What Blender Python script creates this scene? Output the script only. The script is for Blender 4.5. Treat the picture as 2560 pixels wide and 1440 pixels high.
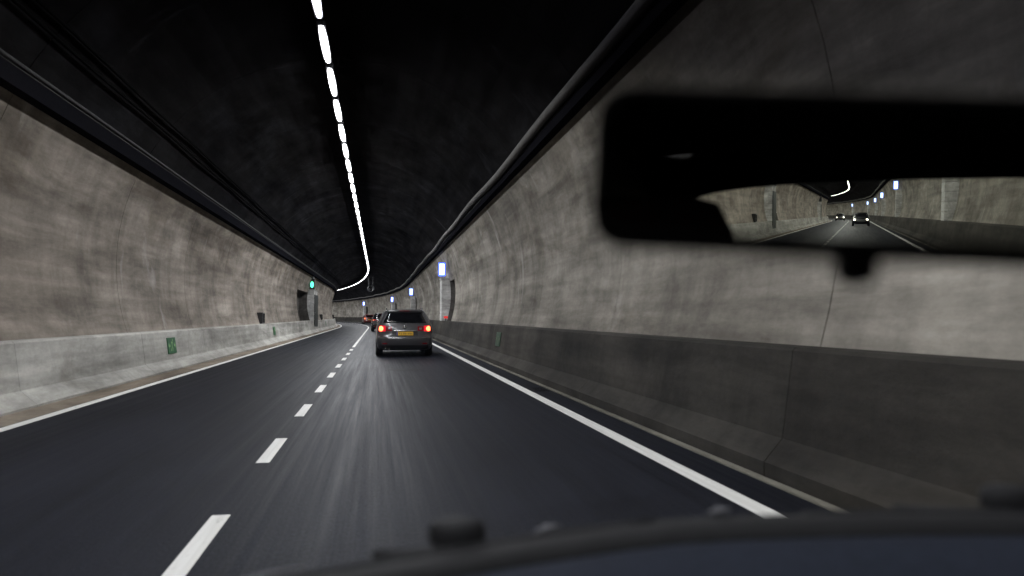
import bpy, bmesh, math, random
from mathutils import Vector, Matrix
random.seed(7)
S = bpy.context.scene
for o in list(bpy.data.objects):
    bpy.data.objects.remove(o)
C = S.collection
R = math.radians

# ------------------------------------------------------------------ camera
F_PX, CW, CH = 2000.0, 2560, 1440
EYE = Vector((0, 0, 1.28))
YAW, PITCH = math.atan(0.1675), math.atan(0.035)
cam_d = bpy.data.cameras.new('camera')
cam_d.sensor_width = 36
cam_d.lens = 36 * F_PX / CW
cam_d.clip_start, cam_d.clip_end = 0.02, 2000
cam_d.dof.use_dof = True
cam_d.dof.focus_distance = 26
cam_d.dof.aperture_fstop = 2.0
cam = bpy.data.objects.new('camera', cam_d)
cam.location = EYE
cam.rotation_euler = (math.pi / 2 + PITCH, 0, -YAW)
C.objects.link(cam)
S.camera = cam
CAM_ROT = cam.rotation_euler.to_matrix()

# ------------------------------------------------------------------ world: night outside the tunnel
w = bpy.data.worlds.new('World')
S.world = w
w.use_nodes = True
nt = w.node_tree
sky = nt.nodes.new('ShaderNodeTexSky')
sky.sky_type = 'NISHITA'
sky.sun_disc = False
sky.sun_elevation = R(-8)
sky.sun_rotation = R(200)
nt.links.new(sky.outputs[0], nt.nodes['Background'].inputs[0])
nt.nodes['Background'].inputs[1].default_value = 0.05

S.view_settings.view_transform = 'Standard'
S.view_settings.look = 'None'
S.view_settings.exposure = 0.0
S.view_settings.gamma = 1.0
S.view_settings.use_curve_mapping = False
S.cycles.use_denoising = True
S.cycles.max_bounces = 8
S.cycles.diffuse_bounces = 4
S.cycles.glossy_bounces = 5
S.cycles.transparent_max_bounces = 12
S.cycles.sample_clamp_indirect = 4.0
S.cycles.sample_clamp_direct = 8.0
S.cycles.caustics_reflective = False
S.cycles.caustics_refractive = False

LAMP_POWER = 340.0

# ------------------------------------------------------------------ materials
def new_mat(name):
    m = bpy.data.materials.new(name)
    m.use_nodes = True
    return m, m.node_tree, m.node_tree.nodes['Principled BSDF']

def plain(name, col, rough=0.6, metal=0.0, spec=0.5, emit=None, strength=0.0, var=0.15, scale=20.0, coat=0.0):
    """principled material with a little procedural unevenness"""
    m, t, b = new_mat(name)
    b.inputs['Roughness'].default_value = rough
    b.inputs['Metallic'].default_value = metal
    b.inputs['Specular IOR Level'].default_value = spec
    b.inputs['Coat Weight'].default_value = coat
    n = t.nodes.new('ShaderNodeTexNoise')
    n.inputs['Scale'].default_value = scale
    n.inputs['Detail'].default_value = 4
    g = t.nodes.new('ShaderNodeNewGeometry')
    t.links.new(g.outputs['Position'], n.inputs['Vector'])
    r = t.nodes.new('ShaderNodeValToRGB')
    r.color_ramp.elements[0].position = 0.3
    r.color_ramp.elements[1].position = 0.7
    r.color_ramp.elements[0].color = (*[c * (1 - var) for c in col], 1)
    r.color_ramp.elements[1].color = (*[c * (1 + var) for c in col], 1)
    t.links.new(n.outputs['Fac'], r.inputs['Fac'])
    t.links.new(r.outputs['Color'], b.inputs['Base Color'])
    if emit:
        b.inputs['Emission Color'].default_value = (*emit, 1)
        b.inputs['Emission Strength'].default_value = strength
    return m

def ramp(t, src, p0, c0, p1, c1):
    r = t.nodes.new('ShaderNodeValToRGB')
    r.color_ramp.elements[0].position = p0
    r.color_ramp.elements[0].color = (*c0, 1)
    r.color_ramp.elements[1].position = p1
    r.color_ramp.elements[1].color = (*c1, 1)
    t.links.new(src, r.inputs['Fac'])
    return r.outputs['Color']

def noise(t, vec, scale, detail=5, rough=0.6, loc=(0, 0, 0), dist=0.0):
    mp = t.nodes.new('ShaderNodeMapping')
    mp.inputs['Scale'].default_value = scale
    mp.inputs['Location'].default_value = loc
    t.links.new(vec, mp.inputs['Vector'])
    n = t.nodes.new('ShaderNodeTexNoise')
    n.inputs['Scale'].default_value = 1.0
    n.inputs['Detail'].default_value = detail
    n.inputs['Roughness'].default_value = rough
    n.inputs['Distortion'].default_value = dist
    t.links.new(mp.outputs[0], n.inputs['Vector'])
    return n.outputs['Fac']

def mult(t, a, b, fac=1.0, mode='MULTIPLY'):
    m = t.nodes.new('ShaderNodeMix')
    m.data_type = 'RGBA'
    m.blend_type = mode
    m.inputs['Factor'].default_value = fac
    t.links.new(a, m.inputs[6])
    t.links.new(b, m.inputs[7])
    return m.outputs[2]

def concrete(name, dark, light, pale, stain=0.55, rough=0.88, bump=0.25, spec=0.10):
    """cast concrete: cloudy mottling along the formwork, pale lime runs, dark soot runs, fine grain"""
    m, t, b = new_mat(name)
    b.inputs['Roughness'].default_value = rough
    b.inputs['Specular IOR Level'].default_value = spec
    g = t.nodes.new('ShaderNodeNewGeometry').outputs['Position']
    big = noise(t, g, (0.5, 0.16, 0.7), 4, 0.55)
    col = ramp(t, big, 0.32, dark, 0.68, light)
    mid = noise(t, g, (1.5, 0.32, 1.7), 6, 0.65, (3, 1, 7), 0.4)
    col = mult(t, col, ramp(t, mid, 0.33, (0.55, 0.545, 0.535), 0.64, (1.18, 1.175, 1.165)), 0.92)
    board = noise(t, g, (2.0, 0.10, 5.0), 5, 0.5, (1, 5, 2))
    col = mult(t, col, ramp(t, board, 0.33, (0.72, 0.72, 0.715), 0.67, (1.12, 1.12, 1.12)), 0.8)
    soot = noise(t, g, (0.6, 1.1, 0.3), 5, 0.6, (9, 2, 4), 0.3)
    col = mult(t, col, ramp(t, soot, 0.36, (stain, stain, stain), 0.56, (1, 1, 1)), 0.55)
    sxyz = t.nodes.new('ShaderNodeSeparateXYZ')
    t.links.new(g, sxyz.inputs[0])
    hi = t.nodes.new('ShaderNodeMapRange')          # soot settles in ragged patches high on the lining
    hi.inputs['From Min'].default_value, hi.inputs['From Max'].default_value = 2.2, 4.6
    hi.inputs['To Min'].default_value, hi.inputs['To Max'].default_value = -0.16, 0.12
    t.links.new(sxyz.outputs['Z'], hi.inputs['Value'])
    rag = noise(t, g, (0.5, 0.30, 0.9), 6, 0.62, (5, 13, 2), 0.5)
    ad = t.nodes.new('ShaderNodeMath')
    t.links.new(hi.outputs[0], ad.inputs[0])
    t.links.new(rag, ad.inputs[1])
    col = mult(t, col, ramp(t, ad.outputs[0], 0.44, (1, 1, 1), 0.60, (0.62, 0.60, 0.57)), 0.9)
    lime = noise(t, g, (0.4, 0.6, 0.3), 6, 0.6, (21, 11, 3), 0.5)
    limef = ramp(t, lime, 0.63, (0, 0, 0), 0.76, (0.8, 0.8, 0.8))
    mx = t.nodes.new('ShaderNodeMix')
    mx.data_type = 'RGBA'
    t.links.new(limef, mx.inputs[0])
    t.links.new(col, mx.inputs[6])
    mx.inputs[7].default_value = (*pale, 1)
    fine = noise(t, g, (9, 6, 12), 8, 0.75)
    col = mult(t, mx.outputs[2], ramp(t, fine, 0.3, (0.8, 0.8, 0.8), 0.7, (1.12, 1.12, 1.12)), 0.8)
    oi = t.nodes.new('ShaderNodeObjectInfo')       # every cast piece has its own shade
    col = mult(t, col, ramp(t, oi.outputs['Random'], 0.0, (0.88, 0.87, 0.86), 1.0, (1.08, 1.08, 1.08)))
    t.links.new(col, b.inputs['Base Color'])
    bp = t.nodes.new('ShaderNodeBump')
    bp.inputs['Strength'].default_value = bump
    bp.inputs['Distance'].default_value = 0.03
    t.links.new(fine, bp.inputs['Height'])
    t.links.new(bp.outputs[0], b.inputs['Normal'])
    return m

M = {}
M['wall_warm'] = concrete('brown grey concrete', (0.245, 0.213, 0.182), (0.40, 0.357, 0.312), (0.50, 0.475, 0.445))
M['wall_grey'] = concrete('grey concrete', (0.245, 0.226, 0.198), (0.41, 0.386, 0.345), (0.50, 0.48, 0.45))
M['plinth_pale'] = concrete('pale plinth concrete', (0.40, 0.39, 0.365), (0.54, 0.53, 0.50), (0.58, 0.57, 0.55), 0.75)
M['plinth_dark'] = concrete('sooty plinth concrete', (0.024, 0.0225, 0.020), (0.080, 0.073, 0.064), (0.13, 0.12, 0.11), 0.5)
M['gutter'] = concrete('brown gutter concrete', (0.21, 0.17, 0.13), (0.34, 0.29, 0.235), (0.36, 0.33, 0.28), 0.7)
M['kerb'] = concrete('kerb stone', (0.13, 0.125, 0.105), (0.21, 0.20, 0.17), (0.25, 0.24, 0.22), 0.6)
M['pillar'] = concrete('headlit pillar concrete', (0.62, 0.62, 0.615), (0.78, 0.78, 0.775), (0.78, 0.78, 0.78), 0.88)  # concrete lightened so that headlight brightness sits in its colour
M['vault'] = concrete('dark vault concrete', (0.019, 0.019, 0.022), (0.034, 0.034, 0.037), (0.05, 0.05, 0.055), 0.6, rough=0.95, spec=0.0)  # one dark tone for the whole vault
M['niche'] = concrete('shaded niche lining', (0.10, 0.095, 0.09), (0.15, 0.14, 0.13), (0.17, 0.16, 0.15), 0.8)  # the recess's shade is put into this darker lining colour
M['tray'] = plain('black tray steel', (0.008, 0.008, 0.010), 0.9, 0.0, spec=0.0)
M['cable'] = plain('grey cable sheath', (0.13, 0.125, 0.12), 0.8, spec=0.1)
M['lip'] = plain('dull tray edge', (0.05, 0.05, 0.05), 0.8, spec=0.05)
M['cable_dark'] = plain('black cable sheath', (0.006, 0.006, 0.006), 0.9, spec=0.0)
M['void'] = plain('black void', (0.006, 0.006, 0.006), 0.9)
M['lamp_body'] = plain('lamp housing metal', (0.10, 0.10, 0.11), 0.5, 0.5)
# lamp strength split into made-up zones to darken the near and far walls
for zn, zk in (('lamp_glow', 1.0), ('lamp_glow_mid', 0.62), ('lamp_glow_low', 0.38)):
    M[zn] = plain('lit lamp diffuser', (0.8, 0.8, 0.8), 0.5, emit=(0.955, 0.975, 1.0), strength=LAMP_POWER * zk)

def road_mat():
    m, t, b = new_mat('worn asphalt')
    g = t.nodes.new('ShaderNodeNewGeometry').outputs['Position']
    grain = noise(t, g, (45, 22, 45), 4, 0.8)
    col = ramp(t, grain, 0.3, (0.0050, 0.0055, 0.0078), 0.72, (0.020, 0.0215, 0.030))
    streak = noise(t, g, (9.0, 0.10, 1), 6, 0.75)
    col = mult(t, col, ramp(t, streak, 0.3, (0.66, 0.66, 0.67), 0.7, (1.3, 1.3, 1.3)), 0.9)
    lane = noise(t, g, (0.9, 0.03, 1), 2, 0.5, (4, 0, 0))
    col = mult(t, col, ramp(t, lane, 0.3, (0.7, 0.7, 0.7), 0.7, (1.2, 1.2, 1.22)), 0.8)
    patch = noise(t, g, (0.55, 0.22, 1), 5, 0.65, (8, 3, 0), 0.6)
    col = mult(t, col, ramp(t, patch, 0.38, (0.72, 0.72, 0.72), 0.62, (1.12, 1.12, 1.12)), 0.8)
    t.links.new(col, b.inputs['Base Color'])
    rr = ramp(t, streak, 0.3, (0.46, 0.46, 0.46), 0.7, (0.66, 0.66, 0.66))
    t.links.new(rr, b.inputs['Roughness'])
    b.inputs['Specular IOR Level'].default_value = 0.042
    bp = t.nodes.new('ShaderNodeBump')
    bp.inputs['Strength'].default_value = 0.35
    bp.inputs['Distance'].default_value = 0.008
    t.links.new(grain, bp.inputs['Height'])
    t.links.new(bp.outputs[0], b.inputs['Normal'])
    return m
M['road'] = road_mat()

def paint_mat():
    m, t, b = new_mat('worn white road paint')
    g = t.nodes.new('ShaderNodeNewGeometry').outputs['Position']
    wear = noise(t, g, (14, 5, 14), 6, 0.7)
    col = ramp(t, wear, 0.28, (0.60, 0.59, 0.57), 0.42, (0.90, 0.89, 0.865))
    streak = noise(t, g, (22, 0.5, 1), 3, 0.6)
    col = mult(t, col, ramp(t, streak, 0.3, (0.78, 0.77, 0.75), 0.6, (1, 1, 1)), 0.8)
    t.links.new(col, b.inputs['Base Color'])
    b.inputs['Roughness'].default_value = 0.6
    return m
M['paint'] = paint_mat()
M['iron'] = plain('cast iron', (0.015, 0.015, 0.017), 0.6, 0.0, spec=0.05, scale=60)
M['sign_white'] = plain('lit white sign face', (0.8, 0.8, 0.8), 0.4, emit=(0.50, 0.68, 1.0), strength=4)
M['sign_blue'] = plain('lit blue sign case', (0.02, 0.05, 0.4), 0.4, emit=(0.05, 0.13, 1.0), strength=2.6)
M['exit_green'] = plain('green sign board', (0.02, 0.12, 0.045), 0.45, scale=6)
M['exit_light'] = plain('pale green sign print', (0.30, 0.52, 0.22), 0.45, scale=6)
M['signal_green'] = plain('lit green lens', (0.1, 0.6, 0.4), 0.3, emit=(0.10, 1.0, 0.55), strength=3.2)
M['black_metal'] = plain('black painted metal', (0.012, 0.012, 0.013), 0.45)
M['grey_metal'] = plain('galvanised metal', (0.42, 0.43, 0.44), 0.4, 0.6)
M['door_green'] = plain('dark green door', (0.016, 0.022, 0.018), 0.5)
M['red_glow'] = plain('lit red marker', (0.5, 0.02, 0.02), 0.4, emit=(1.0, 0.06, 0.05), strength=0.7)
# cars
M['paint_grey'] = plain('dark grey metallic car paint', (0.082, 0.079, 0.083), 0.28, 0.3, coat=0.8, var=0.05)
M['paint_black'] = plain('black car paint', (0.012, 0.012, 0.014), 0.25, 0.2, coat=0.8, var=0.05)
M['paint_red'] = plain('red car paint', (0.16, 0.02, 0.018), 0.28, 0.1, coat=0.8, var=0.05)
M['paint_silver'] = plain('silver car paint', (0.25, 0.26, 0.27), 0.3, 0.5, coat=0.8, var=0.05)
M['car_glass'] = plain('dark car glass', (0.004, 0.004, 0.005), 0.06, 0.0, spec=0.6, var=0.0)
M['rubber'] = plain('tyre rubber', (0.010, 0.010, 0.010), 0.8)
M['trim'] = plain('black plastic trim', (0.015, 0.015, 0.016), 0.5)
M['chrome'] = plain('chrome', (0.6, 0.6, 0.6), 0.15, 1.0, var=0.02)
M['tail_red'] = plain('glowing red lens', (0.35, 0.01, 0.015), 0.15, emit=(1.0, 0.01, 0.03), strength=0.8)
M['tail_dim'] = plain('faintly glowing red lens', (0.16, 0.006, 0.012), 0.12, emit=(1.0, 0.01, 0.03), strength=0.05)  # these red lenses are given a faint glow of their own
M['tail_core'] = plain('bright brake bulb', (0.8, 0.3, 0.2), 0.3, emit=(1.0, 0.20, 0.065), strength=5.0)
M['head_glow'] = plain('lit headlight', (0.8, 0.8, 0.8), 0.2, emit=(1.0, 0.93, 0.82), strength=110.0)
M['head_off'] = plain('headlight lens', (0.3, 0.3, 0.3), 0.1, 0.5)
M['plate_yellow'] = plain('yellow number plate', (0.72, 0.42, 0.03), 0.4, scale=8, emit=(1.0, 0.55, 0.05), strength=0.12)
M['plate_blue'] = plain('blue plate band', (0.02, 0.04, 0.3), 0.4)
M['plate_ink'] = plain('dark plate print', (0.05, 0.035, 0.02), 0.5)
M['cab_black'] = plain('black cabin plastic', (0.008, 0.008, 0.009), 0.75, spec=0.15)
M['cab_cloth'] = plain('dark seat cloth', (0.014, 0.010, 0.009), 0.95, spec=0.05)
M['cab_roof'] = plain('dark headliner', (0.010, 0.010, 0.011), 0.95, spec=0.05)
M['dash'] = plain('blue black dashboard skin', (0.013, 0.0155, 0.023), 0.7, spec=0.03, scale=90, var=0.25)
M['glint_pale'] = plain('pale glint bar', (0.09, 0.09, 0.10), 0.6, 0.0, spec=0.2)

def mirror_mat():
    m, t, b = new_mat('mirror silver')
    b.inputs['Metallic'].default_value = 1
    b.inputs['Roughness'].default_value = 0.0
    b.inputs['Base Color'].default_value = (0.80, 0.80, 0.77, 1)
    return m
M['mirror'] = mirror_mat()

def schlick(t):
    """reflectance of a thin pane, the same from both sides"""
    lw = t.nodes.new('ShaderNodeLayerWeight')
    lw.inputs['Blend'].default_value = 0.5
    p = t.nodes.new('ShaderNodeMath')
    p.operation = 'POWER'
    p.inputs[1].default_value = 5.0
    t.links.new(lw.outputs['Facing'], p.inputs[0])
    a = t.nodes.new('ShaderNodeMath')
    a.operation = 'MULTIPLY_ADD'
    a.inputs[1].default_value = 0.92
    a.inputs[2].default_value = 0.075
    t.links.new(p.outputs[0], a.inputs[0])
    return a

def screen_mat():
    """thin laminated glass: clear, faintly reflecting, with the usual dark shade band along its top"""
    m = bpy.data.materials.new('windscreen glass')
    m.use_nodes = True
    t = m.node_tree
    t.nodes.clear()
    out = t.nodes.new('ShaderNodeOutputMaterial')
    tr = t.nodes.new('ShaderNodeBsdfTransparent')
    gl = t.nodes.new('ShaderNodeBsdfGlossy')
    gl.inputs['Roughness'].default_value = 0.02
    fr = schlick(t)
    tc = t.nodes.new('ShaderNodeTexCoord')
    sx = t.nodes.new('ShaderNodeSeparateXYZ')
    t.links.new(tc.outputs['Object'], sx.inputs[0])
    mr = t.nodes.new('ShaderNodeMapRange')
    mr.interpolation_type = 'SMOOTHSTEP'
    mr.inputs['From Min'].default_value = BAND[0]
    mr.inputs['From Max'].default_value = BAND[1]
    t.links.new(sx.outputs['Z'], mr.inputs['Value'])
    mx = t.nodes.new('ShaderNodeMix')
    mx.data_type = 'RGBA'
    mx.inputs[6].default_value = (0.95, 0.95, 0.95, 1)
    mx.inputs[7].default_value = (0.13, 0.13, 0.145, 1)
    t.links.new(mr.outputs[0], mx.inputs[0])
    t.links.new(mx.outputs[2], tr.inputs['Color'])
    ms = t.nodes.new('ShaderNodeMixShader')
    t.links.new(fr.outputs[0], ms.inputs[0])
    t.links.new(tr.outputs[0], ms.inputs[1])
    t.links.new(gl.outputs[0], ms.inputs[2])
    t.links.new(ms.outputs[0], out.inputs['Surface'])
    return m
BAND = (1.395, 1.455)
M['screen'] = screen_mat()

def tint_mat():
    m = bpy.data.materials.new('tinted rear glass')
    m.use_nodes = True
    t = m.node_tree
    t.nodes.clear()
    out = t.nodes.new('ShaderNodeOutputMaterial')
    tr = t.nodes.new('ShaderNodeBsdfTransparent')
    tr.inputs['Color'].default_value = (0.84, 0.85, 0.76, 1)
    gl = t.nodes.new('ShaderNodeBsdfGlossy')
    gl.inputs['Roughness'].default_value = 0.02
    fr = schlick(t)
    ms = t.nodes.new('ShaderNodeMixShader')
    t.links.new(fr.outputs[0], ms.inputs[0])
    t.links.new(tr.outputs[0], ms.inputs[1])
    t.links.new(gl.outputs[0], ms.inputs[2])
    t.links.new(ms.outputs[0], out.inputs['Surface'])
    return m
M['tint'] = tint_mat()

# ------------------------------------------------------------------ object helpers
def link(name, mesh, parent=None, loc=None):
    o = bpy.data.objects.new(name, mesh)
    C.objects.link(o)
    if parent:
        o.parent = parent
    if loc:
        o.location = loc
    return o

def mesh_of(name, verts, faces, mat, smooth=False, bevel=0):
    me = bpy.data.meshes.new(name)
    me.from_pydata([tuple(v) for v in verts], [], faces)
    bm = bmesh.new()
    bm.from_mesh(me)
    bmesh.ops.recalc_face_normals(bm, faces=bm.faces)
    if bevel:
        bmesh.ops.bevel(bm, geom=[e for e in bm.edges if len(e.link_faces) == 2 and e.calc_face_angle(0) > 0.6],
                        offset=bevel, segments=2, profile=0.6, affect='EDGES')
    for f in bm.faces:
        f.smooth = smooth
    bm.to_mesh(me)
    bm.free()
    me.materials.append(M[mat])
    return me

def tag(o, label, cat, group=None, kind=None):
    if label: o['label'] = label
    if cat: o['category'] = cat
    if group: o['group'] = group
    if kind: o['kind'] = kind
    return o

def empty(name, loc=(0, 0, 0), rz=0.0):
    o = bpy.data.objects.new(name, None)
    o.empty_display_size = 0.2
    o.location = loc
    o.rotation_euler.z = rz
    C.objects.link(o)
    return o

def kids(o):
    return [c for c in bpy.data.objects if c.parent is o]

def copy_tree(o, parent=None, children=None):
    c = o.copy()
    C.objects.link(c)
    if parent: c.parent = parent
    for k in (children.get(o.name, []) if children else kids(o)):
        copy_tree(k, c, children)
    return c

def tree_of(o):
    d, todo = {}, [o]
    while todo:
        x = todo.pop()
        d[x.name] = kids(x)
        todo += d[x.name]
    return d

def box_vf(x0, x1, y0, y1, z0, z1):
    v = [(x0, y0, z0), (x1, y0, z0), (x1, y1, z0), (x0, y1, z0), (x0, y0, z1), (x1, y0, z1), (x1, y1, z1), (x0, y1, z1)]
    f = [(0, 3, 2, 1), (4, 5, 6, 7), (0, 1, 5, 4), (1, 2, 6, 5), (2, 3, 7, 6), (3, 0, 4, 7)]
    return v, f

def boxes(name, lst, mat, bevel=0.0):
    V, Fc = [], []
    for b in lst:
        v, f = box_vf(*b)
        n = len(V)
        V += v
        Fc += [tuple(i + n for i in q) for q in f]
    return mesh_of(name, V, Fc, mat, False, bevel)

def tube(name, pts, rad, mat, seg=10, caps=True):
    """round bar along a polyline; rad is a number or one radius per point"""
    pts = [Vector(p) for p in pts]
    V, Fc = [], []
    for i, p in enumerate(pts):
        a = pts[max(i - 1, 0)]
        b = pts[min(i + 1, len(pts) - 1)]
        d = (b - a).normalized()
        u = d.cross(Vector((0, 0, 1)))
        if u.length < 1e-3: u = d.cross(Vector((0, 1, 0)))
        u.normalize()
        v = u.cross(d)
        r = rad[i] if isinstance(rad, (list, tuple)) else rad
        for k in range(seg):
            t = 2 * math.pi * k / seg
            V.append(p + u * (r * math.cos(t)) + v * (r * math.sin(t)))
    for i in range(len(pts) - 1):
        for k in range(seg):
            k2 = (k + 1) % seg
            Fc.append((i * seg + k, i * seg + k2, (i + 1) * seg + k2, (i + 1) * seg + k))
    if caps:
        Fc.append(tuple(range(seg)))
        Fc.append(tuple(range((len(pts) - 1) * seg, len(pts) * seg)))
    return mesh_of(name, V, Fc, mat, True)

# ------------------------------------------------------------------ the tunnel's line: straight, then bending left
S0, RAD = 84.0, 480.0
S_BACK, S_FRONT = -330.0, 246.0
SB, RB = -165.0, 600.0
def P(s, x, z=0.0):
    if s < SB:
        a = (SB - s) / RB
        return Vector((-RB + (RB + x) * math.cos(a), SB - (RB + x) * math.sin(a), z))
    if s <= S0:
        return Vector((x, s, z))
    a = (s - S0) / RAD
    return Vector((-RAD + (RAD + x) * math.cos(a), S0 + (RAD + x) * math.sin(a), z))
def heading(s):
    if s < SB: return -(SB - s) / RB
    return 0.0 if s <= S0 else (s - S0) / RAD
def steps(s0, s1, d=6.0):
    n = max(1, int(math.ceil((s1 - s0) / d)))
    return [s0 + (s1 - s0) * i / n for i in range(n + 1)]
def sweep(name, prof, ss, mat, closed=False, smooth=False, cap=False):
    n = len(prof)
    V = [P(s, x, z) for s in ss for x, z in prof]
    Fc = []
    for i in range(len(ss) - 1):
        for k in range(n if closed else n - 1):
            k2 = (k + 1) % n
            Fc.append((i * n + k, i * n + k2, (i + 1) * n + k2, (i + 1) * n + k))
    if cap:
        Fc.append(tuple(range(n)))
        Fc.append(tuple(range((len(ss) - 1) * n, len(ss) * n)))
    return mesh_of(name, V, Fc, mat, smooth)

CX, CZ, RR = -0.85, 2.4, 4.6
def arc(theta, side, r=RR):
    return (CX + side * r * math.cos(theta), CZ + r * math.sin(theta))
def arc_prof(t0, t1, side, n, r=RR):
    return [arc(t0 + (t1 - t0) * i / n, side, r) for i in range(n + 1)]

ALL = steps(S_BACK, S_FRONT, 6.0)
# road and markings
road = link('road', sweep('road', [(-4.26, 0), (-2.6, 0.0), (-0.98, 0.0), (0.8, 0.0), (2.94, 0.0)], ALL, 'road'))
road['kind'] = 'structure'
sub = link('ground', sweep('ground', [(-7.5, -0.3), (5.8, -0.3)], ALL, 'void'))
sub['kind'] = 'structure'
gut = link('gutter', sweep('gutter', [(-4.262, -0.05), (-4.262, 0.004), (-4.36, 0.012), (-4.66, 0.03)], ALL, 'gutter'))
gut['kind'] = 'structure'
kerb = link('kerb', sweep('kerb', [(2.941, -0.05), (2.941, 0.012), (2.95, 0.02), (3.00, 0.022), (3.04, -0.02)], ALL, 'kerb'))
kerb['kind'] = 'structure'
edge_ss = steps(S_BACK, S_FRONT, 3.0)
for xa, xb in ((-4.235, -4.085), (2.415, 2.575)):
    l = link('edge_line', sweep('edge_line', [(xa, 0.004), (xb, 0.004)], edge_ss, 'paint'))
    l['kind'] = 'structure'
dash_me = {}
PER, LEN, D0 = 3.27, 1.42, 4.0
k0 = int((S_BACK + 4 - D0) // PER)
lane = empty('lane_markings')
lane['kind'] = 'structure'
k = k0
while D0 + k * PER < S_FRONT - 4:
    s = D0 + k * PER
    L = LEN if s < 32 else PER - 0.02
    link('dash', sweep('dash', [(-1.042, 0.004), (-0.925, 0.004)], [s, s + L], 'paint'), lane)
    k += 1

# ---- emergency stations (niche + pillar) cut into the walls: (side, niche start, niche end, pillar length)
STATIONS = [(-1, 56.0, 64.0, 3.8), (1, 39.2, 41.7, 1.2), (1, 78.6, 81.1, 1.2), (1, 116.0, 118.4, 1.2), (1, 157.5, 160.0, 1.2),
            (1, -37.0, -34.4, 1.2), (1, -77.0, -74.4, 1.2), (1, -117.0, -114.4, 1.2), (1, -157.0, -154.4, 1.2), (1, -197.0, -194.4, 1.2), (1, -237.0, -234.4, 1.2),
            (-1, -64.0, -58.0, 2.6), (-1, -144.0, -138.0, 2.6)]
Z_L, Z_R, Z_N = 0.93, 1.03, 3.1
def th(z): return math.asin((z - CZ) / RR)
T_TRAY = {-1: th(4.55), 1: th(4.72)}

def wall(side, mat, label):
    root = empty('tunnel_wall', P(0, arc(0, side)[0], 0))
    tag(root, label, 'tunnel wall')
    off = -Vector(root.location)
    t0 = th(Z_L if side < 0 else Z_R)
    tn, t1 = th(Z_N), T_TRAY[side]
    cuts = set()
    niches = [(a, b) for sd, a, b, ln in STATIONS if sd == side]
    s = S_BACK
    while s <= S_FRONT:
        if not any(a - 1.2 < s < b + 1.2 for a, b in niches): cuts.add(s)
        s += 6.0
    for a, b in niches: cuts |= {a, b}
    cuts = sorted(cuts)
    g = 0.010
    for a, b in zip(cuts[:-1], cuts[1:]):
        inn = any(abs(a - na) < 1e-6 for na, nb in niches)
        ta = tn if inn else t0
        prof = arc_prof(ta, t1, side, 12)
        full = [arc(ta, side, RR + 0.15)] + prof + [arc(t1, side, RR + 0.15)]
        ss = steps(a + g, b - g, 2.0)
        n = len(full)
        V = [P(s_, x, z) + off for s_ in ss for x, z in full]
        Fc = [(i * n + k, i * n + k + 1, (i + 1) * n + k + 1, (i + 1) * n + k) for i in range(len(ss) - 1) for k in range(n - 1)]
        # end faces of the segment (the joint's cheeks)
        for s_ in (ss[0], ss[-1]):
            base = len(V)
            V += [P(s_, x, z) + off for x, z in prof] + [P(s_, *arc(ta + (t1 - ta) * i / 12, side, RR + 0.15)) + off for i in range(13)]
            Fc += [(base + i, base + i + 1, base + 13 + i + 1, base + 13 + i) for i in range(12)]
        me = mesh_of('wall_segment', V, Fc, mat, False)
        link('wall_segment', me, root)
    back = sweep('wall_backing', arc_prof(t0 - 0.02, t1 + 0.02, side, 10, RR + 1.2 if False else RR + 0.16), [s for s in ALL], 'void')
    # backing only where there is no niche
    for na, nb in niches:
        pass
    V, Fc = [], []
    pb = arc_prof(t0, t1, side, 8, RR + 0.16)
    spans = []
    cur = S_BACK
    for na, nb in sorted(niches):
        spans.append((cur, na - 0.02)); cur = nb + 0.02
    spans.append((cur, S_FRONT))
    for a, b in spans:
        ss = steps(a, b, 6)
        base = len(V)
        n = len(pb)
        V += [P(s_, x, z) + off for s_ in ss for x, z in pb]
        Fc += [(base + i * n + k, base + i * n + k + 1, base + (i + 1) * n + k + 1, base + (i + 1) * n + k) for i in range(len(ss) - 1) for k in range(n - 1)]
    link('joint_backing', mesh_of('joint_backing', V, Fc, 'void'), root)
    bpy.data.meshes.remove(back)
    xb = arc(0, side)[0] + side * 0.55
    zl = Z_L if side < 0 else Z_R
    for na, nb in niches:
        V, Fc = [], []
        pr = arc_prof(t0, tn, side, 8)
        ins = [(xb, z) for x, z in pr]
        for s_ in (na, nb):
            base = len(V)
            V += [P(s_, x, z) + off for x, z in pr] + [P(s_, x, z) + off for x, z in ins]
            Fc += [(base + i, base + i + 1, base + 9 + i + 1, base + 9 + i) for i in range(8)]
        Fc += [(9 + i, 9 + i + 1, 18 + 9 + i + 1, 18 + 9 + i) for i in range(8)]
        Fc += [(0, 9, 27, 18), (8, 17, 35, 26)]
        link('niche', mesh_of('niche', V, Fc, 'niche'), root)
    return root

wall(-1, 'wall_warm', 'brownish mottled concrete wall curving up behind the pale plinth')
wall(1, 'wall_grey', 'grey mottled concrete wall curving up behind the dark sooty plinth')

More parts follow.
